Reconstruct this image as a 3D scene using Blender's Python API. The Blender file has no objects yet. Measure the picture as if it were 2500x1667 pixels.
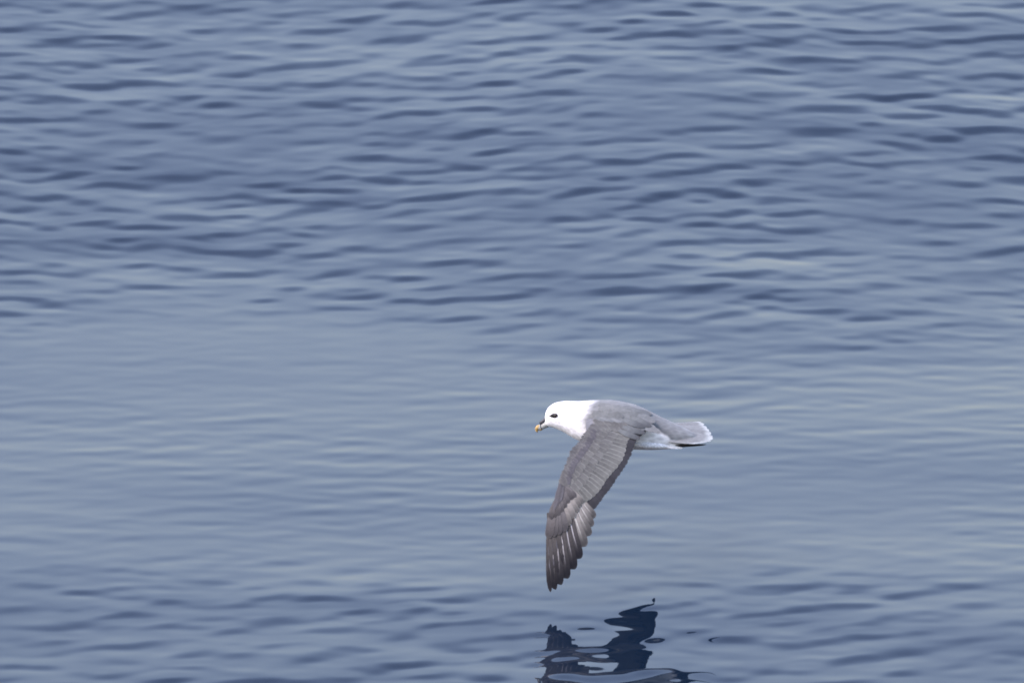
import bpy, math, random
import numpy as np
from mathutils import Vector, Matrix

random.seed(7)
sc = bpy.context.scene
COL = sc.collection

# ------------------------------------------------------------------ camera
ELEV = math.radians(17.0)              # the lens looks down at the sea from a cliff ledge
DIST = 35.0                            # metres from lens to bird
K = 1.0 / 950.0                        # metres per photograph pixel at the bird
SE, CE = math.sin(ELEV), math.cos(ELEV)
RIGHT = np.array([1.0, 0.0, 0.0])
UP = np.array([0.0, SE, CE])
TOW = np.array([0.0, -CE, SE])         # from the bird towards the lens
BODY = np.array([0.0, 0.0, 0.366])     # middle of the bird's body above the water
CENTRE = BODY - K * (250.0 * RIGHT - 197.0 * UP)

cam = bpy.data.cameras.new('camera')
cam_ob = bpy.data.objects.new('camera', cam)
COL.objects.link(cam_ob)
sc.camera = cam_ob
cam.sensor_width = 36.0
cam.lens = 36.0 * DIST / (2500.0 * K)
cam.clip_start = 0.5
cam.clip_end = 20000.0
cam_ob.location = Vector(CENTRE + DIST * TOW)
cam_ob.rotation_euler = (math.radians(90.0) - ELEV, 0.0, 0.0)
cam.dof.use_dof = True
cam.dof.focus_distance = DIST - 0.05
cam.dof.aperture_fstop = 14.0
sc.cycles.filter_width = 1.8

# ------------------------------------------------------------------ sky and sun
SUN_EL = math.radians(52.0)
SUN_AZ = math.radians(-98.0)           # clockwise from the view direction: sun on the left
world = bpy.data.worlds.new("World")
sc.world = world
world.use_nodes = True
wt = world.node_tree
bg = wt.nodes['Background']
sky = wt.nodes.new('ShaderNodeTexSky')
sky.sky_type = 'NISHITA'
sky.sun_disc = False
sky.sun_elevation = SUN_EL
sky.sun_rotation = SUN_AZ
sky.altitude = 0.0
sky.air_density = 2.0
sky.dust_density = 3.2
sky.ozone_density = 2.0
wt.links.new(sky.outputs[0], bg.inputs[0])
bg.inputs[1].default_value = 0.15

sun = bpy.data.lights.new('sun', 'SUN')
sun.energy = 0.6
sun.angle = math.radians(12.0)         # a hazy sun
sun.color = (1.0, 0.965, 0.91)
sun_ob = bpy.data.objects.new('sun', sun)
COL.objects.link(sun_ob)
sd = Vector((math.sin(SUN_AZ) * math.cos(SUN_EL), math.cos(SUN_AZ) * math.cos(SUN_EL), math.sin(SUN_EL)))
sun_ob.rotation_euler = sd.to_track_quat('Z', 'Y').to_euler()
sun_ob.location = sd * 50

vs = sc.view_settings
vs.view_transform = 'Standard'
vs.look = 'None'
vs.gamma = 1.0
vs.use_curve_mapping = False
vs.exposure = 1.57
vs.use_white_balance = True
vs.white_balance_temperature = 6190
vs.white_balance_tint = 27.0

# ------------------------------------------------------------------ helpers
def at(px, py, w):
    """photograph pixel and offset towards the lens (in pixels) -> point relative to the bird's body"""
    px = np.asarray(px, float); py = np.asarray(py, float); w = np.asarray(w, float)
    f = (DIST - w * K) / DIST
    p = (CENTRE - BODY) + K * ((f * (px - 1250.0))[..., None] * RIGHT + (f * (833.5 - py))[..., None] * UP) \
        + (K * w)[..., None] * TOW
    return p

def hermite(xs, ys):
    xs = np.array(xs, float); ys = np.array(ys, float)
    d = np.diff(ys) / np.diff(xs)
    m = np.zeros_like(ys)
    for i in range(1, len(xs) - 1):
        m[i] = 0 if d[i-1] * d[i] <= 0 else 2 * d[i-1] * d[i] / (d[i-1] + d[i])
    m[0] = d[0]; m[-1] = d[-1]
    def f(x):
        x = np.asarray(x, float)
        xc = np.clip(x, xs[0], xs[-1])
        i = np.clip(np.searchsorted(xs, xc) - 1, 0, len(xs) - 2)
        h = xs[i+1] - xs[i]; t = (xc - xs[i]) / h
        r = (2*t**3-3*t**2+1)*ys[i] + (t**3-2*t**2+t)*h*m[i] + (-2*t**3+3*t**2)*ys[i+1] + (t**3-t**2)*h*m[i+1]
        return r + np.where(x < xs[0], (x - xs[0]) * m[0], 0) + np.where(x > xs[-1], (x - xs[-1]) * m[-1], 0)
    return f

def smooth(a, b, x):
    t = np.clip((np.asarray(x, float) - a) / (b - a), 0, 1)
    return t * t * (3 - 2 * t)

def new_mesh(name, verts, faces, mat, parent=None, uv=None, colour=None):
    me = bpy.data.meshes.new(name)
    me.from_pydata([tuple(v) for v in verts], [], [tuple(f) for f in faces])
    me.polygons.foreach_set('use_smooth', [True] * len(me.polygons))
    if uv is not None:
        layer = me.uv_layers.new(name='UVMap')
        idx = np.empty(len(me.loops), int); me.loops.foreach_get('vertex_index', idx)
        layer.data.foreach_set('uv', np.asarray(uv, float)[idx].ravel())
    if colour is not None:
        ca = me.color_attributes.new('plumage', 'FLOAT_COLOR', 'POINT')
        ca.data.foreach_set('color', np.hstack([np.asarray(colour, float), np.ones((len(verts), 1))]).ravel())
    me.materials.append(mat)
    me.update()
    ob = bpy.data.objects.new(name, me)
    COL.objects.link(ob)
    if parent is not None:
        ob.parent = parent
    return ob

def base_material(name, rough=0.7, spec=0.3):
    m = bpy.data.materials.new(name)
    m.use_nodes = True
    b = m.node_tree.nodes['Principled BSDF']
    b.inputs['Roughness'].default_value = rough
    b.inputs['Specular IOR Level'].default_value = spec
    return m, m.node_tree, b

def node(t, kind, **kw):
    n = t.nodes.new(kind)
    for k, v in kw.items():
        setattr(n, k, v)
    return n

def math_node(t, op, a, b=None, c=None, clamp=False):
    n = t.nodes.new('ShaderNodeMath'); n.operation = op; n.use_clamp = clamp
    for i, v in enumerate((a, b, c)):
        if v is None: continue
        if isinstance(v, (int, float)): n.inputs[i].default_value = v
        else: t.links.new(v, n.inputs[i])
    return n.outputs[0]

def mix_col(t, fac, a, b):
    n = t.nodes.new('ShaderNodeMix'); n.data_type = 'RGBA'
    for sock, v in ((n.inputs['Factor'], fac), (n.inputs[6], a), (n.inputs[7], b)):
        if isinstance(v, (int, float)): sock.default_value = v
        elif isinstance(v, tuple): sock.default_value = (*v, 1.0)
        else: t.links.new(v, sock)
    return n.outputs[2]

def maprange(t, v, a, b, c=0.0, d=1.0):
    n = t.nodes.new('ShaderNodeMapRange'); n.interpolation_type = 'SMOOTHSTEP'
    t.links.new(v, n.inputs[0])
    for i, x in enumerate((a, b, c, d)): n.inputs[i + 1].default_value = x
    return n.outputs[0]

# ------------------------------------------------------------------ water
LEAN = 2.0
RIPPLE = 0.132
def build_water():
    def axis(lo, hi, step, far):
        core = np.arange(lo, hi + step * .5, step)
        out = []; s = step; p = 0.0
        while p < far:
            s *= 1.35; p += s; out.append(p)
        out = np.array(out)
        return np.concatenate([(lo - out)[::-1], core, hi + out])
    xs = axis(-2.9, 2.9, 0.0125, 6000.0)
    ys = axis(-2.6, 7.6, 0.0068, 6000.0)
    rng = np.random.default_rng(23)

    def field(n, lam_lo, lam_hi, lam_pk, spread, skew, slope):
        """a patch of random waves: crests lie across the view; returns height with rms slope given"""
        lam = np.exp(rng.normal(math.log(lam_pk), 0.38, n))
        lam = np.clip(lam, lam_lo, lam_hi)
        th = rng.normal(skew, spread, n)
        k = 2 * math.pi / lam
        kx = k * np.sin(th); ky = k * np.cos(th)
        ph = rng.uniform(0, 2 * math.pi, n)
        amp = slope * math.sqrt(2.0 / n) / k
        A = np.exp(1j * np.outer(ys, ky))
        B = (amp * np.exp(1j * ph))[:, None] * np.exp(1j * np.outer(kx, xs))
        return (A @ B).real
    X, Y = np.meshgrid(xs, ys)
    near = (1 - smooth(2.6, 3.4, np.abs(X))) * smooth(-3.0, -2.5, Y) * (1 - smooth(7.2, 8.2, Y))

    # gusts: ruffled far water, a calm lane under the bird, ruffled again close by
    lane = field(60, 0.9, 4.0, 1.7, 0.7, 0.3, 1.0)
    lane = lane / lane[near > .9].std()
    yy = Y + 0.20 * lane - 0.10 * X
    ruffle = 0.10 + 0.90 * smooth(1.6, 2.5, yy) + 0.85 * (1 - smooth(-0.95, 0.25, yy + 0.12 * np.maximum(X, 0)))
    ruffle *= 1.0 + 0.22 * field(60, 0.5, 2.0, 0.8, 0.8, 0, 1.0) / 0.12
    ruffle = np.clip(ruffle, 0.1, 1.35)

    # wind ripples: flat backs and short steep faces, so the light breaks into dark lenses on a pale sheet
    H = field(320, 0.07, 0.34, RIPPLE, 0.36, -0.42, 0.056) + field(240, 0.07, 0.30, RIPPLE * 0.9, 0.30, 0.12, 0.048)
    s_y = np.gradient(H, ys, axis=0) * ruffle * near
    soft = 0.014
    s_y = 1.24 * soft * np.logaddexp(0, (s_y - 0.008) / soft)
    s_y = 0.17 * np.tanh(s_y / 0.17)
    core = np.where((ys >= -2.6001) & (ys <= 7.6001))[0]
    c0, c1 = core[0], core[-1] + 1
    step = ys[c0 + 1] - ys[c0]
    R1 = np.cumsum(s_y[c0:c1] * step, axis=0)
    def box(a, n):
        pad = np.concatenate([np.repeat(a[:1], n, 0) + (np.arange(-n, 0)[:, None]) * (a[1] - a[0]), a, np.repeat(a[-1:], n, 0)])
        cs = np.cumsum(np.vstack([np.zeros((1, a.shape[1])), pad]), axis=0)
        w = 2 * n + 1
        return (cs[w:] - cs[:-w]) / w
    n_box = int(0.45 / step)
    R1 = R1 - box(box(R1, n_box), n_box)
    H = np.zeros_like(X)
    H[c0:c1] = R1 * smooth(-2.6, -2.2, ys[c0:c1])[:, None] * (1 - smooth(7.0, 7.5, ys[c0:c1]))[:, None]
    H += field(200, 0.05, 0.16, 0.085, 0.40, 0.05, 0.010) * (0.35 + 0.65 * ruffle)
    H += field(100, 0.25, 0.9, 0.45, 0.5, 0.25, 0.013) * (0.1 + 0.9 * ruffle)
    patch = np.clip(1.0 + 0.45 * lane, 0.35, 1.8)
    H += field(240, 0.06, 0.18, 0.10, 0.32, -0.08, 0.0095) * (1.15 - 0.4 * ruffle) * patch
    Hl = field(60, 0.9, 3.0, 1.6, 0.5, -0.2, 0.008)
    H += Hl
    # a low swell: its face towards the lens far off and close by, its back under the bird
    tilt = -0.010 + 0.068 * smooth(1.3, 3.2, yy) + 0.050 * (1 - smooth(-1.5, 0.3, yy + 0.10 * X)) - 0.012 * smooth(0.2, 1.6, X) * smooth(2.4, 1.2, yy)
    dyr = np.diff(ys)[:, None] * np.ones((1, len(xs)))
    inner = near[1:] * tilt[1:] * dyr
    swell = np.vstack([np.zeros((1, len(xs))), np.cumsum(inner, axis=0)])
    zero = int(np.argmin(np.abs(ys - 0.4)))
    swell -= swell[zero][None]
    H += swell
    H *= near
    # ripples lean towards the lens: their near faces stand steeper than their backs
    dy = np.diff(ys)[:, None]
    stretch = 1.0 - LEAN * np.diff(H - swell * near, axis=0) / dy
    stretch = 0.30 + np.logaddexp(0, (stretch - 0.30) * 8.0) / 8.0
    Yw = np.vstack([np.zeros((1, len(xs))), np.cumsum(stretch * dy, axis=0)])
    ref = int(np.argmin(np.abs(ys)))
    Yw = Yw - Yw[ref][None] + ys[ref]

    nx, ny = len(xs), len(ys)
    co = np.stack([X.ravel(), Yw.ravel(), H.ravel()], 1).astype(np.float32)
    i = np.arange(nx * ny).reshape(ny, nx)
    quads = np.stack([i[:-1, :-1], i[:-1, 1:], i[1:, 1:], i[1:, :-1]], -1).reshape(-1, 4).astype(np.int32)
    me = bpy.data.meshes.new('water')
    me.vertices.add(len(co)); me.vertices.foreach_set('co', co.ravel())
    me.loops.add(quads.size); me.loops.foreach_set('vertex_index', quads.ravel())
    me.polygons.add(len(quads))
    me.polygons.foreach_set('loop_start', np.arange(0, quads.size, 4, dtype=np.int32))
    me.polygons.foreach_set('use_smooth', np.ones(len(quads), dtype=bool))
    me.update(calc_edges=True)

    m, t, b = base_material('sea_water', 0.03, 0.5)
    b.inputs['Base Color'].default_value = (0.0034, 0.0086, 0.0175, 1)
    b.inputs['IOR'].default_value = 1.333
    geo = node(t, 'ShaderNodeNewGeometry')
    sep = node(t, 'ShaderNodeSeparateXYZ'); t.links.new(geo.outputs['Position'], sep.inputs[0])
    # beyond the modelled ripples the waves live in the bump
    ax = math_node(t, 'ABSOLUTE', sep.outputs[0])
    outx = maprange(t, ax, 2.5, 3.4)
    cy = math_node(t, 'ABSOLUTE', math_node(t, 'SUBTRACT', sep.outputs[1], 2.5))
    outy = maprange(t, cy, 4.6, 5.6)
    out = math_node(t, 'MAXIMUM', outx, outy)
    mp = node(t, 'ShaderNodeMapping'); mp.inputs['Scale'].default_value = (3.0, 8.0, 1.0)
    t.links.new(geo.outputs['Position'], mp.inputs[0])
    nz = node(t, 'ShaderNodeTexNoise'); nz.inputs['Scale'].default_value = 1.0; nz.inputs['Detail'].default_value = 3
    t.links.new(mp.outputs[0], nz.inputs['Vector'])
    bp = node(t, 'ShaderNodeBump'); bp.inputs['Distance'].default_value = 0.03
    t.links.new(nz.outputs['Fac'], bp.inputs['Height'])
    t.links.new(out, bp.inputs['Strength'])
    t.links.new(bp.outputs[0], b.inputs['Normal'])
    me.materials.append(m)
    ob = bpy.data.objects.new('water', me)
    COL.objects.link(ob)
    ob['kind'] = 'structure'
    return ob
build_water()

# ------------------------------------------------------------------ bird: materials
def body_material():
    m, t, b = base_material('body_plumage', 0.85, 0.15)
    at_ = node(t, 'ShaderNodeAttribute'); at_.attribute_name = 'plumage'
    tc = node(t, 'ShaderNodeTexCoord')
    mp = node(t, 'ShaderNodeMapping'); mp.inputs['Scale'].default_value = (55, 120, 120)
    mp.inputs['Rotation'].default_value = (0, 0.25, 0)
    t.links.new(tc.outputs['Object'], mp.inputs[0])
    n1 = node(t, 'ShaderNodeTexNoise'); n1.inputs['Scale'].default_value = 1.0; n1.inputs['Detail'].default_value = 4
    t.links.new(mp.outputs[0], n1.inputs['Vector'])
    v = node(t, 'ShaderNodeTexVoronoi'); v.inputs['Scale'].default_value = 1.1
    t.links.new(mp.outputs[0], v.inputs['Vector'])
    f = math_node(t, 'ADD', math_node(t, 'MULTIPLY', n1.outputs['Fac'], 0.5), math_node(t, 'MULTIPLY', v.outputs['Distance'], 0.45))
    lum = maprange(t, f, 0.25, 0.75, 0.78, 1.16)
    hsv = node(t, 'ShaderNodeHueSaturation'); t.links.new(at_.outputs['Color'], hsv.inputs['Color'])
    t.links.new(lum, hsv.inputs['Value'])
    t.links.new(hsv.outputs[0], b.inputs['Base Color'])
    bp = node(t, 'ShaderNodeBump'); bp.inputs['Strength'].default_value = 0.25; bp.inputs['Distance'].default_value = 0.002
    t.links.new(f, bp.inputs['Height']); t.links.new(bp.outputs[0], b.inputs['Normal'])
    b.inputs['Sheen Weight'].default_value = 0.12
    b.inputs['Sheen Roughness'].default_value = 0.6
    return m

def feather_material(name, base, tip, fringe, fringe_at=0.80, tip_from=0.45, shaft=None, shaft_at=0.3, rough=0.85, inner=None):
    """u runs across the vane (0 outer edge, 1 inner edge), v from quill to tip"""
    m, t, b = base_material(name, rough, 0.12)
    uv = node(t, 'ShaderNodeUVMap'); uv.uv_map = 'UVMap'
    sp = node(t, 'ShaderNodeSeparateXYZ'); t.links.new(uv.outputs[0], sp.inputs[0])
    u, v = sp.outputs[0], sp.outputs[1]
    col = mix_col(t, maprange(t, v, tip_from, 0.97), base, tip)
    if inner is not None:                      # pale inner vane beside the shaft
        w = math_node(t, 'MULTIPLY', maprange(t, u, shaft_at - 0.02, shaft_at + 0.04), maprange(t, u, shaft_at + 0.28, shaft_at + 0.02))
        w = math_node(t, 'MULTIPLY', w, maprange(t, v, 0.98, 0.55))
        col = mix_col(t, math_node(t, 'MULTIPLY', w, 0.40), col, inner)
    # fringe along both edges and round the tip
    e = math_node(t, 'ABSOLUTE', math_node(t, 'MULTIPLY_ADD', u, 2.0, -1.0))
    fr = math_node(t, 'MAXIMUM', maprange(t, e, fringe_at, 1.0), maprange(t, v, 0.93, 1.0))
    col = mix_col(t, math_node(t, 'MULTIPLY', fr, 0.8), col, fringe)
    if shaft is not None:
        d = math_node(t, 'ABSOLUTE', math_node(t, 'SUBTRACT', u, shaft_at))
        s = math_node(t, 'MULTIPLY', maprange(t, d, 0.04, 0.015), maprange(t, v, 0.85, 0.45))
        col = mix_col(t, math_node(t, 'MULTIPLY', s, 0.85), col, shaft)
    oi = node(t, 'ShaderNodeObjectInfo')
    tc = node(t, 'ShaderNodeTexCoord')
    nz = node(t, 'ShaderNodeTexNoise'); nz.inputs['Scale'].default_value = 130; nz.inputs['Detail'].default_value = 3
    t.links.new(tc.outputs['Object'], nz.inputs['Vector'])
    val = math_node(t, 'ADD', maprange(t, oi.outputs['Random'], 0, 1, 0.86, 1.1), maprange(t, nz.outputs['Fac'], 0.3, 0.7, -0.09, 0.09))
    hsv = node(t, 'ShaderNodeHueSaturation'); t.links.new(col, hsv.inputs['Color']); t.links.new(val, hsv.inputs['Value'])
    t.links.new(hsv.outputs[0], b.inputs['Base Color'])
    # barbs
    mp = node(t, 'ShaderNodeMapping'); mp.inputs['Rotation'].default_value = (0, 0, 0.6); mp.inputs['Scale'].default_value = (6, 40, 1)
    t.links.new(uv.outputs[0], mp.inputs[0])
    wv = node(t, 'ShaderNodeTexNoise'); wv.inputs['Scale'].default_value = 1.0
    t.links.new(mp.outputs[0], wv.inputs['Vector'])
    bp = node(t, 'ShaderNodeBump'); bp.inputs['Strength'].default_value = 0.15; bp.inputs['Distance'].default_value = 0.001
    t.links.new(wv.outputs['Fac'], bp.inputs['Height']); t.links.new(bp.outputs[0], b.inputs['Normal'])
    return m

def plain_material(name, col, rough=0.4, spec=0.4):
    m, t, b = base_material(name, rough, spec)
    tc = node(t, 'ShaderNodeTexCoord')
    nz = node(t, 'ShaderNodeTexNoise'); nz.inputs['Scale'].default_value = 220; nz.inputs['Detail'].default_value = 3
    t.links.new(tc.outputs['Object'], nz.inputs['Vector'])
    c = mix_col(t, maprange(t, nz.outputs['Fac'], 0.35, 0.7), tuple(x * 0.8 for x in col), tuple(min(1, x * 1.15) for x in col))
    t.links.new(c, b.inputs['Base Color'])
    return m

WHITE = (0.76, 0.755, 0.74)
MANTLE = (0.134, 0.141, 0.141)
M_BODY = body_material()
M_PRIM = feather_material('primary', (0.0502, 0.0465, 0.0437), (0.0082, 0.0083, 0.0108), (0.0178, 0.0173, 0.0185), fringe_at=0.9,
                          tip_from=0.35, shaft=(0.31, 0.30, 0.30), shaft_at=0.28, inner=(0.0767, 0.0715, 0.0672))
M_PRIM_IN = feather_material('inner_primary', (0.1855, 0.1738, 0.1549), (0.0370, 0.0356, 0.0345), (0.0742, 0.0714, 0.0658), fringe_at=0.85,
                             tip_from=0.30, shaft=(0.3341, 0.3283, 0.2948), shaft_at=0.28, inner=(0.2413, 0.2269, 0.2022))
M_PCOV = feather_material('primary_covert', (0.0748, 0.0707, 0.0694), (0.0339, 0.0323, 0.0334), (0.0600, 0.0576, 0.0556), tip_from=0.3)
M_PCOV_IN = feather_material('inner_primary_covert', (0.1743, 0.1622, 0.1451), (0.0615, 0.0598, 0.0559), (0.1333, 0.1280, 0.1144), tip_from=0.3)
M_SEC = feather_material('secondary', (0.0295, 0.0290, 0.0312), (0.0229, 0.0231, 0.0258), (0.0370, 0.0366, 0.0380), fringe_at=0.85)
M_GCOV = feather_material('greater_covert', (0.0700, 0.0715, 0.0666), (0.0955, 0.0969, 0.0878), (0.1454, 0.1478, 0.1331), fringe_at=0.55, tip_from=0.2)
M_MCOV = feather_material('median_covert', (0.0707, 0.0713, 0.0680), (0.0836, 0.0848, 0.0788), (0.1232, 0.1248, 0.1147), fringe_at=0.6)
M_LCOV = feather_material('lesser_covert', (0.0613, 0.0616, 0.0610), (0.0692, 0.0699, 0.0682), (0.0888, 0.0894, 0.0852), fringe_at=0.5)
M_EDGE = feather_material('edge_covert', (0.0499, 0.0493, 0.0533), (0.0521, 0.0515, 0.0566), (0.0610, 0.0593, 0.0637), fringe_at=0.5)
M_SCAP = feather_material('scapular', (0.1263, 0.1339, 0.1328), (0.1114, 0.1179, 0.1179), (0.1288, 0.1366, 0.1352), fringe_at=0.5)
M_TERT = feather_material('tertial', (0.1127, 0.1205, 0.1184), (0.0510, 0.0546, 0.0573), (0.0588, 0.0628, 0.0649), fringe_at=0.85, tip_from=0.15)
M_TAIL = feather_material('tail', (0.1543, 0.1618, 0.1608), (0.3086, 0.3304, 0.3194), (0.2880, 0.3084, 0.2989), fringe_at=0.93, tip_from=0.80)
M_UNDER = plain_material('undertail', (0.72, 0.715, 0.70), 0.85, 0.1)
M_BILL = plain_material('bill_horn', (0.36, 0.36, 0.32), 0.4)
M_NAIL = plain_material('bill_nail', (0.42, 0.26, 0.075), 0.35)
M_TUBE = plain_material('nostril_tube', (0.022, 0.024, 0.03), 0.45)
M_EYE = plain_material('eye', (0.003, 0.003, 0.004), 0.25, 0.2)
M_LID = plain_material('eye_patch', (0.012, 0.012, 0.014), 0.8, 0.1)
M_FOOT_SHADED = plain_material('foot', (0.020, 0.018, 0.018), 0.7, 0.2)  # near-black foot: the shade under the tail is put into its colour

# ------------------------------------------------------------------ bird: root
bird = bpy.data.objects.new('fulmar', None)
COL.objects.link(bird)
bird.location = Vector(BODY)
bird.empty_display_size = 0.1
bird['label'] = 'white headed grey winged seabird gliding low over the water with one wing drooped'
bird['category'] = 'bird'

# body: stations along the length (pixel column, top row, bottom row, half width)
ST = np.array([
    (1330.2, 1021, 1033, 3.0), (1331.5, 1012, 1037, 9), (1334, 1003, 1039, 13), (1340, 993.5, 1041, 19), (1350, 986, 1043.5, 25),
    (1362, 981.5, 1048, 29.5), (1382, 979, 1058, 34), (1400, 979.3, 1069, 39), (1420, 979.5, 1078, 46), (1440, 977.5, 1084, 52),
    (1470, 976, 1090, 57), (1500, 977, 1093.5, 59), (1530, 982, 1096, 57), (1560, 991, 1097.5, 53), (1590, 1005.5, 1098, 47),
    (1620, 1020, 1096.5, 40), (1645, 1031.5, 1095, 33), (1665, 1041, 1091, 26), (1685, 1051, 1085, 17), (1700, 1060, 1079, 7)])
F_TOP = hermite(ST[:, 0], ST[:, 1]); F_BOT = hermite(ST[:, 0], ST[:, 2]); F_HW = hermite(ST[:, 0], ST[:, 3])
YAW = 0.27
def axis_w(x): return YAW * (np.asarray(x, float) - 1490.0)
def body_w(px, py):
    """depth of the body's near skin under a pixel"""
    yc = 0.5 * (F_TOP(px) + F_BOT(px)); hv = 0.5 * (F_BOT(px) - F_TOP(px))
    r = np.clip(1 - ((py - yc) / np.maximum(hv, 1)) ** 2, 0, 1)
    return axis_w(px) + F_HW(px) * np.sqrt(r) - np.where(r <= 0, 8.0, 0)

B_FRONT = hermite([960, 978, 990, 1004, 1025, 1042, 1060, 1080, 1100], [1447, 1437, 1429, 1422, 1415, 1421, 1428, 1430, 1428])
B_REAR = hermite([1420, 1560, 1590, 1608, 1625, 1645, 1665, 1700], [1046, 1040, 1044, 1054, 1065, 1075, 1080, 1086])
def build_body():
    us = np.concatenate([np.linspace(1330.2, 1334, 7)[:-1], np.linspace(1334, 1362, 16)[:-1], np.linspace(1362, 1700, 110)])
    nr = 72
    V = []; C = []
    rng = np.random.default_rng(3)
    ph = rng.uniform(0, 6.28, 8)
    for u in us:
        top, bot, hw = float(F_TOP(u)), float(F_BOT(u)), float(F_HW(u))
        th = np.arange(nr) * 2 * math.pi / nr
        y = 0.5 * (top + bot) - 0.5 * (bot - top) * np.sin(th)
        w = axis_w(u) + hw * np.cos(th)
        V.append(at(np.full(nr, u), y, w))
        wob = 2.2 * np.sin(y * .21 + ph[0]) + 1.6 * np.sin(y * .47 + ph[1] + th)
        wob2 = 1.6 * np.sin(u * .17 + ph[2]) + 1.2 * np.sin(u * .39 + ph[3])
        # on the far flank the same border mirrored: use height only
        g = smooth(-13, 27, u - B_FRONT(y) + wob) * smooth(-4, 5, B_REAR(u) - y + wob2)
        g = g[:, None]
        rear = smooth(1600, 1690, u) * 0.30
        mant = np.array(MANTLE)[None] * (1 + rear)
        C.append(np.array(WHITE)[None] * (1 - g) + mant * g)
    V = np.concatenate(V); C = np.concatenate(C)
    F = []
    n = len(us)
    for i in range(n - 1):
        for j in range(nr):
            a = i * nr + j; b = i * nr + (j + 1) % nr
            F.append((a, a + nr, b + nr, b))
    F.append(tuple(range(nr)))
    F.append(tuple((n - 1) * nr + j for j in reversed(range(nr))))
    return new_mesh('body', V, F, M_BODY, bird, colour=C)
body = build_body()

# ------------------------------------------------------------------ bird: near wing surface
F_L = hermite([985, 1010, 1040, 1053, 1072, 1090, 1110, 1136, 1157, 1175, 1189, 1227, 1269, 1306, 1356, 1381, 1414, 1437, 1446],
              [1442, 1431, 1429, 1430, 1427, 1418, 1407, 1386, 1369, 1364, 1361, 1352, 1341, 1338, 1333, 1332, 1335, 1341, 1344])
F_T = hermite([985, 1010, 1031, 1042, 1050, 1070, 1095, 1123, 1153, 1189, 1227, 1260, 1281, 1305, 1331, 1362, 1387, 1411, 1426, 1438, 1446],
              [1570, 1585, 1590, 1588, 1575, 1556, 1546, 1535, 1516, 1492, 1463, 1453, 1448, 1443, 1431, 1418, 1404, 1387, 1370, 1357, 1346])
F_S = hermite([980, 1000, 1015, 1030, 1050, 1075, 1100, 1150, 1200, 1250, 1300, 1370, 1446],
              [-30, 18, 44, 64, 88, 118, 146, 193, 229, 254, 273, 292, 306])
def wing_w(px, py):
    L = F_L(py); T = F_T(py)
    c = np.clip((px - L) / np.maximum(T - L, 4.0), -0.05, 1.15)
    chord = np.clip(T - L, 10, 140)
    camber = 0.11 * chord * (np.sqrt(np.clip(c, 0, 1)) * (1 - np.clip(c, 0, 1)) * 2.2) - 0.03 * chord
    return F_S(py) + 0.24 * (px - 0.5 * (L + T)) * 0.9 + camber + 0.06 * (0.5 * (L + T) - 1490) * 0
def near_w(px, py):
    px = np.asarray(px, float); py = np.asarray(py, float)
    a = wing_w(px, py); b = body_w(px, py) + 0.8
    k = 9.0
    return 0.5 * (a + b + np.sqrt((a - b) ** 2 + k * k)) - 0.35 * k * np.exp(-((a - b) / 14.0) ** 2)
def near_surf(p):
    p = np.asarray(p, float)
    return at(p[..., 0], p[..., 1], near_w(p[..., 0], p[..., 1]))

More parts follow.
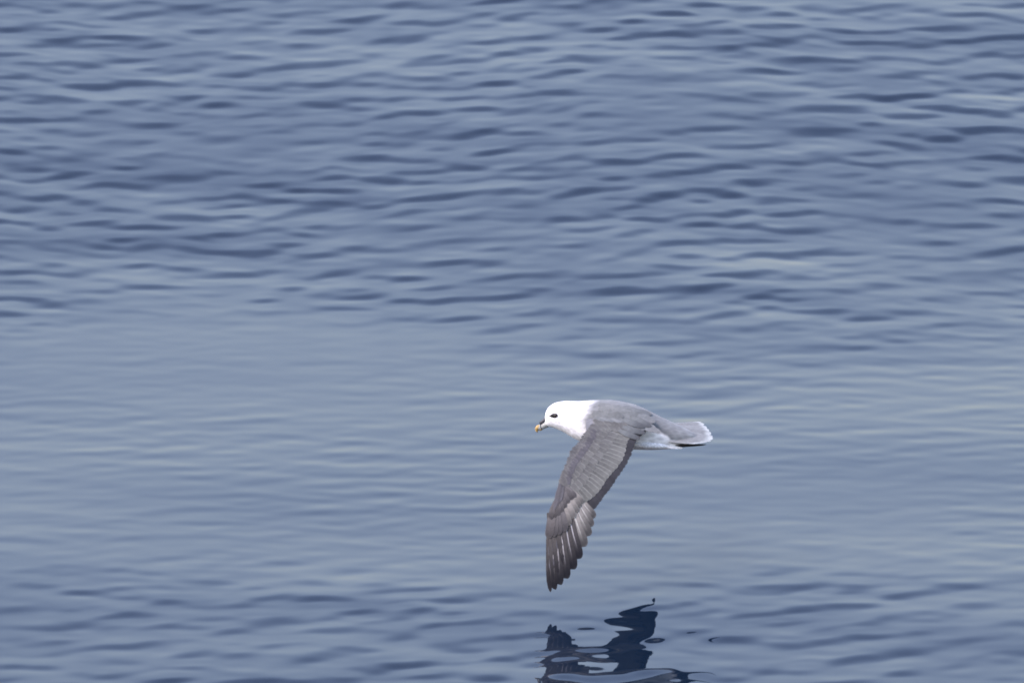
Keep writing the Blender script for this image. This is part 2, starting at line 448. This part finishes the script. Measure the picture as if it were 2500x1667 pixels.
# ------------------------------------------------------------------ feathers
TS = np.array([0, .14, .34, .56, .74, .86, .94, .985, 1.0])
def feather(name, surf, base, tip, width, mat, parent, lift=1.0, tilt=1.2, bend=0.0, flip=1.0, round_=0.30, shaft=0.30,
            eps=1.0, thick=0.35, taper=0.55, point=0.0, nflip=1.0, droop=0.0):
    """a vane with a quill line laid on a surface: base and tip are surface coordinates, width in pixels"""
    base = np.array(base, float); tip = np.array(tip, float)
    d = tip - base
    perp = np.array([-d[1], d[0]])
    spine2 = base[None] + TS[:, None] * d[None] + (bend * np.sin(math.pi * TS) )[:, None] * perp[None]
    P = surf(spine2)
    P1 = surf(spine2 + np.array([eps, 0])); P2 = surf(spine2 + np.array([0, eps]))
    N = np.cross(P1 - P, P2 - P) * -nflip
    N /= np.linalg.norm(N, axis=1)[:, None] + 1e-12
    Tn = np.gradient(P, axis=0); Tn /= np.linalg.norm(Tn, axis=1)[:, None] + 1e-12
    S = np.cross(N, Tn) * flip                       # towards the inner vane
    S /= np.linalg.norm(S, axis=1)[:, None] + 1e-12
    wd = np.ones(len(TS)) * width
    wd *= taper + (1 - taper) * smooth(0, .35, TS)
    r = np.clip((TS - (1 - round_)) / round_, 0, 1)
    half = np.sqrt(np.clip(1 - r ** 2.2, 0.0, 1))
    half = np.maximum(half, 0.06)
    wi = wd * (1 - shaft) * half ** (1.0 + point)     # inner vane
    wo = wd * shaft * np.maximum(half, 0.05)
    V = []; UV = []
    cols = [(-1.0, 0.0), (0.0, shaft), (0.5, shaft + (1 - shaft) * .5), (1.0, 1.0)]
    for (q, u) in cols:
        off = np.where(q < 0, q * wo, q * wi)
        lift_here = lift + tilt * (1 - 2 * u) - 0.2 * abs(q) + (0.15 if q == 0 else 0) - droop * TS * 4
        pts = P + S * (off * K)[:, None] + N * (np.broadcast_to(lift_here, TS.shape) * K)[:, None]
        V.append(pts); UV.append(np.stack([np.full(len(TS), u), TS], 1))
    nt, nc = len(TS), len(cols)
    top = np.stack(V, 1).reshape(-1, 3); uv = np.stack(UV, 1).reshape(-1, 2)
    bot = top - np.repeat(N, nc, 0) * thick * K
    verts = np.concatenate([top, bot, top, bot]); uvs = np.concatenate([uv] * 4)   # the rim has vertices of its own: a crisp edge
    F = []; o = nt * nc; q2 = 2 * o
    for i in range(nt - 1):
        for j in range(nc - 1):
            a = i * nc + j
            F.append((a, a + 1, a + nc + 1, a + nc)); F.append((o + a, o + a + nc, o + a + nc + 1, o + a + 1))
        for a, b in ((i * nc, (i + 1) * nc), ((i + 1) * nc + nc - 1, i * nc + nc - 1)):
            F.append((q2 + a, q2 + b, q2 + o + b, q2 + o + a))
    for j in range(nc - 1):
        F.append((q2 + j + 1, q2 + j, q2 + o + j, q2 + o + j + 1)); e = q2 + (nt - 1) * nc + j; F.append((e, e + 1, o + e + 1, o + e))
    ob = new_mesh(name, verts, F, mat, parent, uv=uvs)
    return ob

def poly(points):
    """arc-length parametrised polyline in surface coordinates"""
    p = np.array(points, float)
    s = np.concatenate([[0], np.cumsum(np.linalg.norm(np.diff(p, axis=0), axis=1))]); s /= s[-1]
    fx = hermite(s, p[:, 0]); fy = hermite(s, p[:, 1])
    return lambda t: np.array([float(fx(t)), float(fy(t))])

# ---- near wing skin (arm and hand under the feathers)
def build_near_wing():
    rows = np.linspace(1022, 1405, 100)
    cs_top = np.array([0, .01, .03, .07, .13, .22, .34, .48, .64, .80, 1.0])
    V = []; n2 = 2 * len(cs_top) - 2
    for y in rows:
        L, T = float(F_L(y)), float(F_T(y))
        cm = 0.80 - 0.42 * float(smooth(1190, 1290, y)) - 0.1 * float(smooth(1290, 1405, y))
        x = L + 0.6 + (T - L) * cs_top * cm
        th = (12.0 - 9.0 * float(smooth(1050, 1330, y)))
        thick = th * (np.sqrt(cs_top) * (1 - cs_top) * 2.3 + 0.05)
        w = wing_w(x, np.full_like(x, y)) - 0.9
        topp = at(x, np.full_like(x, y), w)
        botp = at(x, np.full_like(x, y), w - thick)
        V.append(np.concatenate([topp, botp[::-1][1:-1]]))
    m = len(rows)
    V = np.concatenate(V)
    F = []
    for i in range(m - 1):
        for j in range(n2):
            a = i * n2 + j; b = i * n2 + (j + 1) % n2
            F.append((a, b, b + n2, a + n2))
    F.append(tuple(range(n2))[::-1]); F.append(tuple((m - 1) * n2 + j for j in range(n2)))
    C = np.tile(np.array([[0.05, 0.05, 0.056]]), (len(V), 1))
    k = np.arange(len(V)) % n2
    rowt = smooth(1035, 1085, np.repeat(rows, n2))[:, None]
    C = np.array([[0.12, 0.122, 0.13]]) * (1 - rowt) + C * rowt
    C[k >= len(cs_top)] = (0.16, 0.16, 0.165)
    return new_mesh('wing', V, F, M_BODY, bird, colour=C)
wing = build_near_wing()
wing['label'] = 'near wing drooping towards the water, its upper side showing'

# secondaries
tipline = poly([(1577, 1052), (1559, 1068), (1549, 1090), (1540, 1113), (1528, 1135), (1514, 1156), (1493, 1188), (1474, 1213), (1454, 1240)])
NS = 21
for i in range(NS):
    t = i / (NS - 1)
    tp = tipline(t)
    ang = math.radians(3 + 47 * t ** 1.15)
    ln = 62 - 12 * t
    tp = tp + np.array([random.uniform(-.8, .8), random.uniform(-.8, .8)])
    feather('secondary_feather', near_surf, tp - ln * np.array([math.cos(ang), math.sin(ang)]), tp, 21, M_SEC, wing,
            lift=-0.4, tilt=0.6, flip=-1, round_=0.15, shaft=0.42)
# greater coverts
gline = poly([(1560, 1046), (1541, 1066), (1530, 1088), (1525, 1110), (1515, 1130), (1503, 1146), (1478, 1177), (1458, 1204), (1438, 1222), (1424, 1226)])
NG = 22
for i in range(NG):
    t = i / (NG - 1)
    tp = gline(t) + np.array([random.uniform(-1.2, 1.2), random.uniform(-.8, .8)])
    ang = math.radians(4 + 46 * t + random.uniform(-2, 2))
    ln = 58 - 10 * t
    feather('greater_covert', near_surf, tp - ln * np.array([math.cos(ang), math.sin(ang)]), tp, 19, M_GCOV, wing,
            lift=0.7, tilt=0.5, flip=-1, round_=0.16, shaft=0.45)
# median coverts, two rows
for row, (pts, n, ln, wdt, lf) in enumerate([
        ([(1532, 1040), (1508, 1064), (1492, 1090), (1476, 1112), (1458, 1134), (1440, 1166), (1424, 1188), (1402, 1206)], 19, 34, 17, 3.0),
        ([(1508, 1036), (1484, 1060), (1470, 1082), (1455, 1106), (1438, 1128), (1420, 1156), (1404, 1176), (1388, 1190)], 17, 30, 17, 4.2)]):
    line = poly(pts)
    for i in range(n):
        t = i / (n - 1)
        tp = line(t) + np.array([random.uniform(-1.5, 1.5), random.uniform(-1.5, 1.5)])
        ang = math.radians(14 + 34 * t + random.uniform(-5, 5))
        feather('median_covert', near_surf, tp - ln * np.array([math.cos(ang), math.sin(ang)]), tp, wdt, M_MCOV, wing,
                lift=lf * .45, tilt=0.45, flip=-1, round_=0.3, shaft=0.45)
# lesser coverts, three rows towards the leading edge
for row, (pts, n, ln, wdt, lf, mt) in enumerate([
        ([(1484, 1044), (1466, 1060), (1452, 1080), (1436, 1104), (1420, 1126), (1404, 1150), (1394, 1174), (1386, 1192)], 17, 26, 17, 5.2, M_LCOV),
        ([(1462, 1050), (1452, 1062), (1440, 1078), (1424, 1100), (1407, 1124), (1398, 1146), (1389, 1166), (1382, 1186)], 18, 22, 16, 6.0, M_LCOV),
        ([(1455, 1060), (1452, 1070), (1445, 1083), (1432, 1104), (1415, 1127), (1403, 1148), (1395, 1166), (1389, 1184)], 22, 15, 15, 6.3, M_EDGE)]):
    line = poly(pts)
    for i in range(n):
        t = i / (n - 1)
        tp = line(t) + np.array([random.uniform(-1.5, 1.5), random.uniform(-1.5, 1.5)])
        ang = math.radians(34 + 30 * t + random.uniform(-6, 6))
        feather('lesser_covert', near_surf, tp - ln * np.array([math.cos(ang), math.sin(ang)]), tp, wdt, mt, wing,
                lift=lf * .42, tilt=0.35, flip=-1, round_=0.4, shaft=0.45)

# primaries: visible shaft start, tip (outermost first)
PR = [((1340, 1312), (1344.5, 1444)), ((1348, 1312), (1357, 1438)), ((1360, 1303), (1370.5, 1426.5)), ((1372, 1303), (1387, 1411)),
      ((1385, 1293), (1404, 1388)), ((1396, 1279), (1418, 1362)), ((1406, 1262), (1431, 1332)), ((1412, 1246), (1442.5, 1305)),
      ((1418, 1234), (1448.5, 1282)), ((1424, 1226), (1454, 1261))]
for i, (s, tp) in enumerate(PR):
    s = np.array(s, float); tp = np.array(tp, float)
    d = (tp - s) / np.linalg.norm(tp - s)
    b = s - d * (62 - 3 * i) * 1.0 + np.array([3.0 - .2 * i, 0])
    feather('primary_feather', near_surf, b, tp, [17, 24, 31, 36, 39, 40, 39, 38, 36, 35][i], M_PRIM if i < 6 else M_PRIM_IN, wing,
            lift=-1.2 + 0.06 * i, tilt=0.65, bend=[-.004, .012, .015, .02, .025, .03, .03, .03, .03, .03][i] * 1.0, flip=-1,
            round_=[.28, .20, .18, .18, .19, .2, .22, .24, .26, .26][i], shaft=0.28, point=0.0)
# primary coverts
PC = [(1343, 1314), (1354, 1310), (1366, 1305), (1381, 1297), (1391, 1282), (1402, 1264), (1410, 1250), (1417, 1238), (1423, 1228)]
for i, tp in enumerate(PC):
    tp = np.array(tp, float)
    t = i / (len(PC) - 1)
    ang = math.radians(99 - 53 * t)
    ln = 72 - 28 * t
    feather('primary_covert', near_surf, tp - ln * np.array([math.cos(ang), math.sin(ang)]), tp, 25 - 2 * t,
            M_PCOV if i < 4 else M_PCOV_IN, wing, lift=1.4, tilt=0.7, flip=-1, round_=0.22, shaft=0.35)
PC2 = [(1346, 1268), (1355, 1264), (1364, 1258), (1373, 1250), (1381, 1240), (1389, 1229), (1398, 1220), (1406, 1214)]
for i, tp in enumerate(PC2):
    tp = np.array(tp, float); t = i / (len(PC2) - 1)
    ang = math.radians(103 - 58 * t)
    feather('primary_covert', near_surf, tp - (46 - 12 * t) * np.array([math.cos(ang), math.sin(ang)]), tp, 18,
            M_PCOV, wing, lift=2.6, tilt=0.6, flip=-1, round_=0.36, shaft=0.42)
# alula
for i, (b, tp) in enumerate([((1369, 1182), (1355, 1246)), ((1372, 1186), (1362, 1236)), ((1376, 1190), (1369, 1226))]):
    feather('alula_feather', near_surf, b, tp, 12, M_EDGE, wing, lift=3.4 + .3 * i, tilt=0.5, flip=-1, round_=0.35, shaft=0.4)

# tertials and scapulars where the wing meets the back
for (b, tp, wd) in [((1540, 1020), (1590, 1044), 21), ((1522, 1026), (1574, 1046), 22), ((1520, 1044), (1576, 1060), 20),
                    ((1512, 1052), (1563, 1074), 20)]:
    feather('tertial_feather', near_surf, b, tp, wd, M_TERT, wing, lift=4.2 if tp[1] < 1050 else 3.0, tilt=0.3, flip=-1, round_=0.6, shaft=0.48)
for r in range(5):
    for i in range(7):
        x = 1470 + i * 16 + r * 5 + random.uniform(-4, 4)
        y = 990 + r * 11.5 + i * 2.6 + random.uniform(-2, 2)
        ang = math.radians(16 + random.uniform(-5, 5) + r * 3)
        ln = 34
        tp = np.array([x + 22, y + 6])
        if y < float(F_TOP(x)) + 11: continue
        feather('scapular_feather', near_surf, tp - ln * np.array([math.cos(ang), math.sin(ang)]), tp, 17, M_SCAP, body,
                lift=1.6 + i * .1, tilt=0.3, flip=-1, round_=0.45, shaft=0.48)

for r in range(4):
    for i in range(5):
        tp = np.array([1472 + i * 13 + r * 1.5 + random.uniform(-3, 3), 1019 + r * 10.5 + i * 0.8 + random.uniform(-2, 2)])
        ang = math.radians(24 + 5 * r + random.uniform(-5, 5))
        feather('shoulder_feather', near_surf, tp - 27 * np.array([math.cos(ang), math.sin(ang)]), tp, 19, M_SCAP if r < 2 else M_MCOV, wing,
                lift=3.4 - .3 * r, tilt=0.2, flip=-1, round_=0.5, shaft=0.48)

# ------------------------------------------------------------------ far wing
FT = [0, .18, .34, .52, .70, .86, 1.0]
FLX, FLY, FLW = [hermite(FT, v) for v in ([1448, 1462, 1478, 1500, 1532, 1564, 1602], [992, 982, 981, 985, 1000, 1016, 1036], [-30, -85, -145, -210, -272, -322, -366])]
FTX, FTY, FTW = [hermite(FT, v) for v in ([1576, 1580, 1586, 1593, 1602, 1606, 1604], [1020, 1020, 1021, 1026, 1035, 1040, 1043], [-18, -70, -125, -182, -245, -305, -362])]
def far_surf(p):
    p = np.asarray(p, float); t = p[..., 0] / 100.0; c = p[..., 1] / 100.0
    x = FLX(t) + (FTX(t) - FLX(t)) * c
    cl = np.clip(c, 0, 1)
    hump = 33.0 * np.sqrt(cl) * (1 - cl) * (1 - 0.85 * smooth(.3, .9, t))
    y = FLY(t) + (FTY(t) - FLY(t)) * c - hump
    w = FLW(t) + (FTW(t) - FLW(t)) * c + 4 * np.sin(math.pi * cl)
    return at(x, y, w)
def build_far_wing():
    tt = np.linspace(0, 0.93, 40); cs = np.array([0, .02, .06, .13, .25, .4, .58, .76, .92])
    V = []; n2 = 2 * len(cs) - 2
    for t in tt:
        cm = 1.0 - 0.5 * float(smooth(.45, .62, t))
        p = np.stack([np.full(len(cs), t * 100), cs * cm * 100], 1)
        a = far_surf(p)
        th = (10 - 8 * t) * (np.sqrt(cs) * (1 - cs) * 2.3 + .05) * K
        b = a - np.outer(th, np.array([0, .2, .97]))
        V.append(np.concatenate([a, b[::-1][1:-1]]))
    V = np.concatenate(V); F = []
    m = len(tt)
    for i in range(m - 1):
        for j in range(n2):
            a = i * n2 + j; b = i * n2 + (j + 1) % n2
            F.append((a, a + n2, b + n2, b))
    F.append(tuple(range(n2))); F.append(tuple((m - 1) * n2 + j for j in range(n2))[::-1])
    C = np.tile(np.array([[0.16, 0.163, 0.175]]), (len(V), 1))
    C[(np.arange(len(V)) % n2) >= len(cs)] = (0.16, 0.16, 0.165)
    ob = new_mesh('wing', V, F, M_BODY, bird, colour=C)
    ob['label'] = 'far wing mostly hidden behind the grey back'
    return ob
wing_far = build_far_wing()
for i in range(14):
    t = 14 + i * 3.0
    feather('secondary_feather', far_surf, (t - 1, 45), (t + 2.5, 103 + random.uniform(-2, 3)), 24, M_SEC, wing_far, lift=-1.0, tilt=0.6,
            flip=1, round_=0.25, shaft=0.4, nflip=-1)
for i in range(10):
    q = i / 9.0
    bt = 56 + 4 * q
    tip = (58 + 42 * q ** 0.9, 104 - 30 * q ** 2)
    feather('primary_feather', far_surf, (bt - 6, 30 - 8 * q), tip, 24, M_PRIM, wing_far, lift=-1.0, tilt=0.6, flip=1, round_=0.25,
            shaft=0.3, nflip=-1)

# ------------------------------------------------------------------ tail
tail_tips = [(1711, 1031, -52), (1719, 1036, -42), (1726, 1045, -31), (1731, 1053, -20), (1736, 1061, -9), (1739.5, 1069, 2), (1740, 1074, 13),
             (1735, 1078.5, 23), (1726, 1080.5, 32), (1716, 1082, 40), (1706, 1083, 47), (1697, 1083.5, 53)]
def tail_surf(p):
    """a = feather position 0..11 (x100), b = length 0..100"""
    p = np.asarray(p, float); a = np.clip(p[..., 0] / 100.0, -1.5, 12.5); l = p[..., 1] / 100.0
    idx = np.arange(12)
    tx = np.interp(a, idx, [q[0] for q in tail_tips]); ty = np.interp(a, idx, [q[1] for q in tail_tips]); tw = np.interp(a, idx, [q[2] for q in tail_tips])
    ex = np.where(a < 0, a, np.where(a > 11, a - 11, 0))
    tx = tx - np.abs(ex) * 7; ty = ty + np.where(ex < 0, ex * 2, ex * 1.0); tw = tw + ex * 9
    f = a / 11.0
    bx = 1618 + 4 * np.sin(math.pi * np.clip(f, 0, 1)); by = 1037 + 38 * f; bw = -22 + 46 * f
    x = bx + (tx - bx) * l; y = by + (ty - by) * l
    w = bw + (tw - bw) * l + axis_w(1620) + (axis_w(tx) - axis_w(1620)) * l * 0.6
    y = y - 4.0 * np.sin(math.pi * np.clip(f, 0, 1)) * np.sin(math.pi * np.clip(l, 0, 1))
    return at(x, y, w)
def tail_base():
    aa = np.linspace(0, 1100, 16); ll = np.linspace(0, 62, 8)
    A, Lg = np.meshgrid(aa, ll, indexing='ij')
    P = tail_surf(np.stack([A, Lg], -1))
    N = np.array(UP) * 0.9 + np.array(TOW) * 0.3
    top = (P + N * 0.5 * K).reshape(-1, 3); bot = (P - N * 5 * K).reshape(-1, 3)
    V = np.concatenate([top, bot]); o = len(top); F = []
    for i in range(15):
        for j in range(7):
            a = i * 8 + j
            F.append((a, a + 8, a + 9, a + 1)); F.append((o + a, o + a + 1, o + a + 9, o + a + 8))
    for i in range(15):
        a = i * 8; F.append((a, o + a, o + a + 8, a + 8)); a = i * 8 + 7; F.append((a, a + 8, o + a + 8, o + a))
    for j in range(7):
        F.append((j, j + 1, o + j + 1, o + j)); a = 15 * 8 + j; F.append((a, o + a, o + a + 1, a + 1))
    return new_mesh('tail', V, F, M_BODY, bird, colour=np.tile(np.array([[.165, .167, .176]]), (len(V), 1)))
tail = tail_base()
tail['label'] = 'pale grey fanned tail with white tips'
for i in range(12):
    mid = 5.6 - abs(i - 5.6)
    feather('tail_feather', tail_surf, (i * 100, 5), (i * 100, 100), 13 + min(mid, 3) * 3.4, M_TAIL, tail, lift=0.6 + mid * 0.5, tilt=0.0,
            flip=1, round_=0.16, shaft=0.5, nflip=-1, eps=2.0)

# under-tail coverts and the tucked foot
def under_surf(p):
    p = np.asarray(p, float)
    return at(p[..., 0], p[..., 1], 20.0 + axis_w(p[..., 0]) + 0 * p[..., 1])
for (b, tp, wd) in [((1615, 1088), (1668, 1093.5), 8), ((1600, 1082), (1652, 1089), 11)]:
    feather('undertail_covert', under_surf, b, tp, wd, M_UNDER, body, lift=6, tilt=0.0, flip=-1, round_=0.7, shaft=0.5, thick=4)

def tube(name, pts, radii, mat, parent, nr=14, squash=1.0):
    """loft of ellipses along a curve given in (px, py, w)"""
    pts = [at(*p) for p in pts]
    V = []; n = len(pts)
    for i, p in enumerate(pts):
        a = pts[max(i - 1, 0)]; b = pts[min(i + 1, n - 1)]
        t = (b - a); t = t / np.linalg.norm(t)
        s = TOW - t * np.dot(TOW, t); s /= np.linalg.norm(s)
        q = np.cross(t, s)
        ra, rb = radii[i] if isinstance(radii[i], tuple) else (radii[i], radii[i] * squash)
        for j in range(nr):
            th = 2 * math.pi * j / nr
            V.append(p + K * (ra * math.sin(th) * q + rb * math.cos(th) * s))
    F = []
    for i in range(n - 1):
        for j in range(nr):
            a = i * nr + j; b = i * nr + (j + 1) % nr
            F.append((a, b, b + nr, a + nr))
    F.append(tuple(range(nr))[::-1]); F.append(tuple((n - 1) * nr + j for j in range(nr)))
    return new_mesh(name, V, F, mat, parent)

wf = float(axis_w(1680)) + 6
tube('foot', [(1630, 1086, wf - 8), (1648, 1087.5, wf), (1670, 1087.5, wf + 4), (1695, 1086.5, wf + 7), (1715, 1085.5, wf + 9), (1724, 1084.8, wf + 10)],
     [(3.0, 5), (4.2, 8), (3.8, 10), (3.0, 12), (2.0, 11), (0.6, 5)], M_FOOT_SHADED, bird)

# ------------------------------------------------------------------ bill and eye
wb = float(axis_w(1325))
bill = tube('bill', [(1345, 1029.5, wb + 2), (1338, 1032.5, wb + 1), (1331, 1036.5, wb), (1324, 1040.5, wb - 1), (1318, 1043.5, wb - 2), (1314, 1045.5, wb - 2)],
            [(9.6, 11), (9.6, 10), (8.6, 8), (7.6, 6.5), (7.0, 5.8), (6.2, 5.2)], M_BILL, bird)
tube('bill_tip', [(1320.5, 1040.8, wb - 2), (1317, 1041.6, wb - 2), (1313.5, 1043.2, wb - 2), (1311, 1046, wb - 2.5), (1310.4, 1049.5, wb - 3), (1311, 1053, wb - 3), (1312, 1055.6, wb - 3)],
     [(4.2, 4.5), (5.8, 5.4), (5.9, 5.2), (5.0, 4.4), (3.8, 3.4), (2.3, 2.2), (0.6, 0.7)], M_NAIL, bill)
tube('lower_bill_tip', [(1323, 1047.0, wb - 2), (1318.5, 1048.6, wb - 2), (1315, 1050, wb - 2.5)], [(3.2, 4.5), (3.0, 4), (1.0, 1.5)], M_NAIL, bill)
tube('nostril_tube', [(1334.5, 1020.5, wb + 1), (1331, 1024.0, wb + 1.5), (1326.5, 1027.8, wb + 1), (1322, 1031.4, wb + .5), (1318.8, 1034.2, wb)],
     [(3.0, 6), (4.9, 7.2), (5.0, 7), (4.8, 6.4), (4.0, 5.4)], M_TUBE, bill)
tube('bill_groove', [(1318.8, 1034, wb + 2.6), (1319.4, 1039, wb + 4.2), (1321, 1044, wb + 4.3), (1322, 1048, wb + 2.6)], [(1.2, .8), (1.5, 1.0), (1.2, .8), (.6, .4)], M_TUBE, bill)

def eye_mesh(name, cx, cy, rx, ry, mat, parent, out, tilt=0.0, front=0.0):
    V = []; F = []; nr, ns = 20, 5
    for i in range(ns + 1):
        r = math.cos(0.5 * math.pi * i / ns)
        for j in range(nr):
            th = 2 * math.pi * j / nr
            dx = rx * r * math.cos(th); dy = ry * r * math.sin(th) * (1 - front * max(0, -math.cos(th)) ** 2)
            x = cx + dx * math.cos(tilt) - dy * math.sin(tilt); y = cy + dx * math.sin(tilt) + dy * math.cos(tilt)
            V.append(at(x, y, float(body_w(x, y)) - 0.8 + out * math.sin(0.5 * math.pi * i / ns)))
    for i in range(ns):
        for j in range(nr):
            a = i * nr + j; b = i * nr + (j + 1) % nr
            F.append((a, a + nr, b + nr, b))
    F.append(tuple(ns * nr + j for j in reversed(range(nr))))
    return new_mesh(name, V, F, mat, parent)
eye = eye_mesh('eye', 1353.4, 1014.3, 9.0, 6.0, M_EYE, bird, 5.0)
eye_mesh('eye_patch', 1350.2, 1014.9, 11.5, 4.6, M_LID, eye, 2.2, tilt=-0.06, front=0.75)
# soft feathers of the thigh lying along the belly
wt_ = float(axis_w(1590))
tube('thigh_feathers', [(1528, 1083, wt_ + 8), (1550, 1084.5, wt_ + 22), (1580, 1086.5, wt_ + 30), (1610, 1088, wt_ + 29), (1635, 1089.5, wt_ + 26), (1655, 1091.5, wt_ + 22), (1664, 1092.6, wt_ + 20)],
     [(6, 10), (8.5, 14), (9.2, 15), (8.2, 14), (6.2, 11), (3.4, 7), (0.8, 2)], M_UNDER, body)
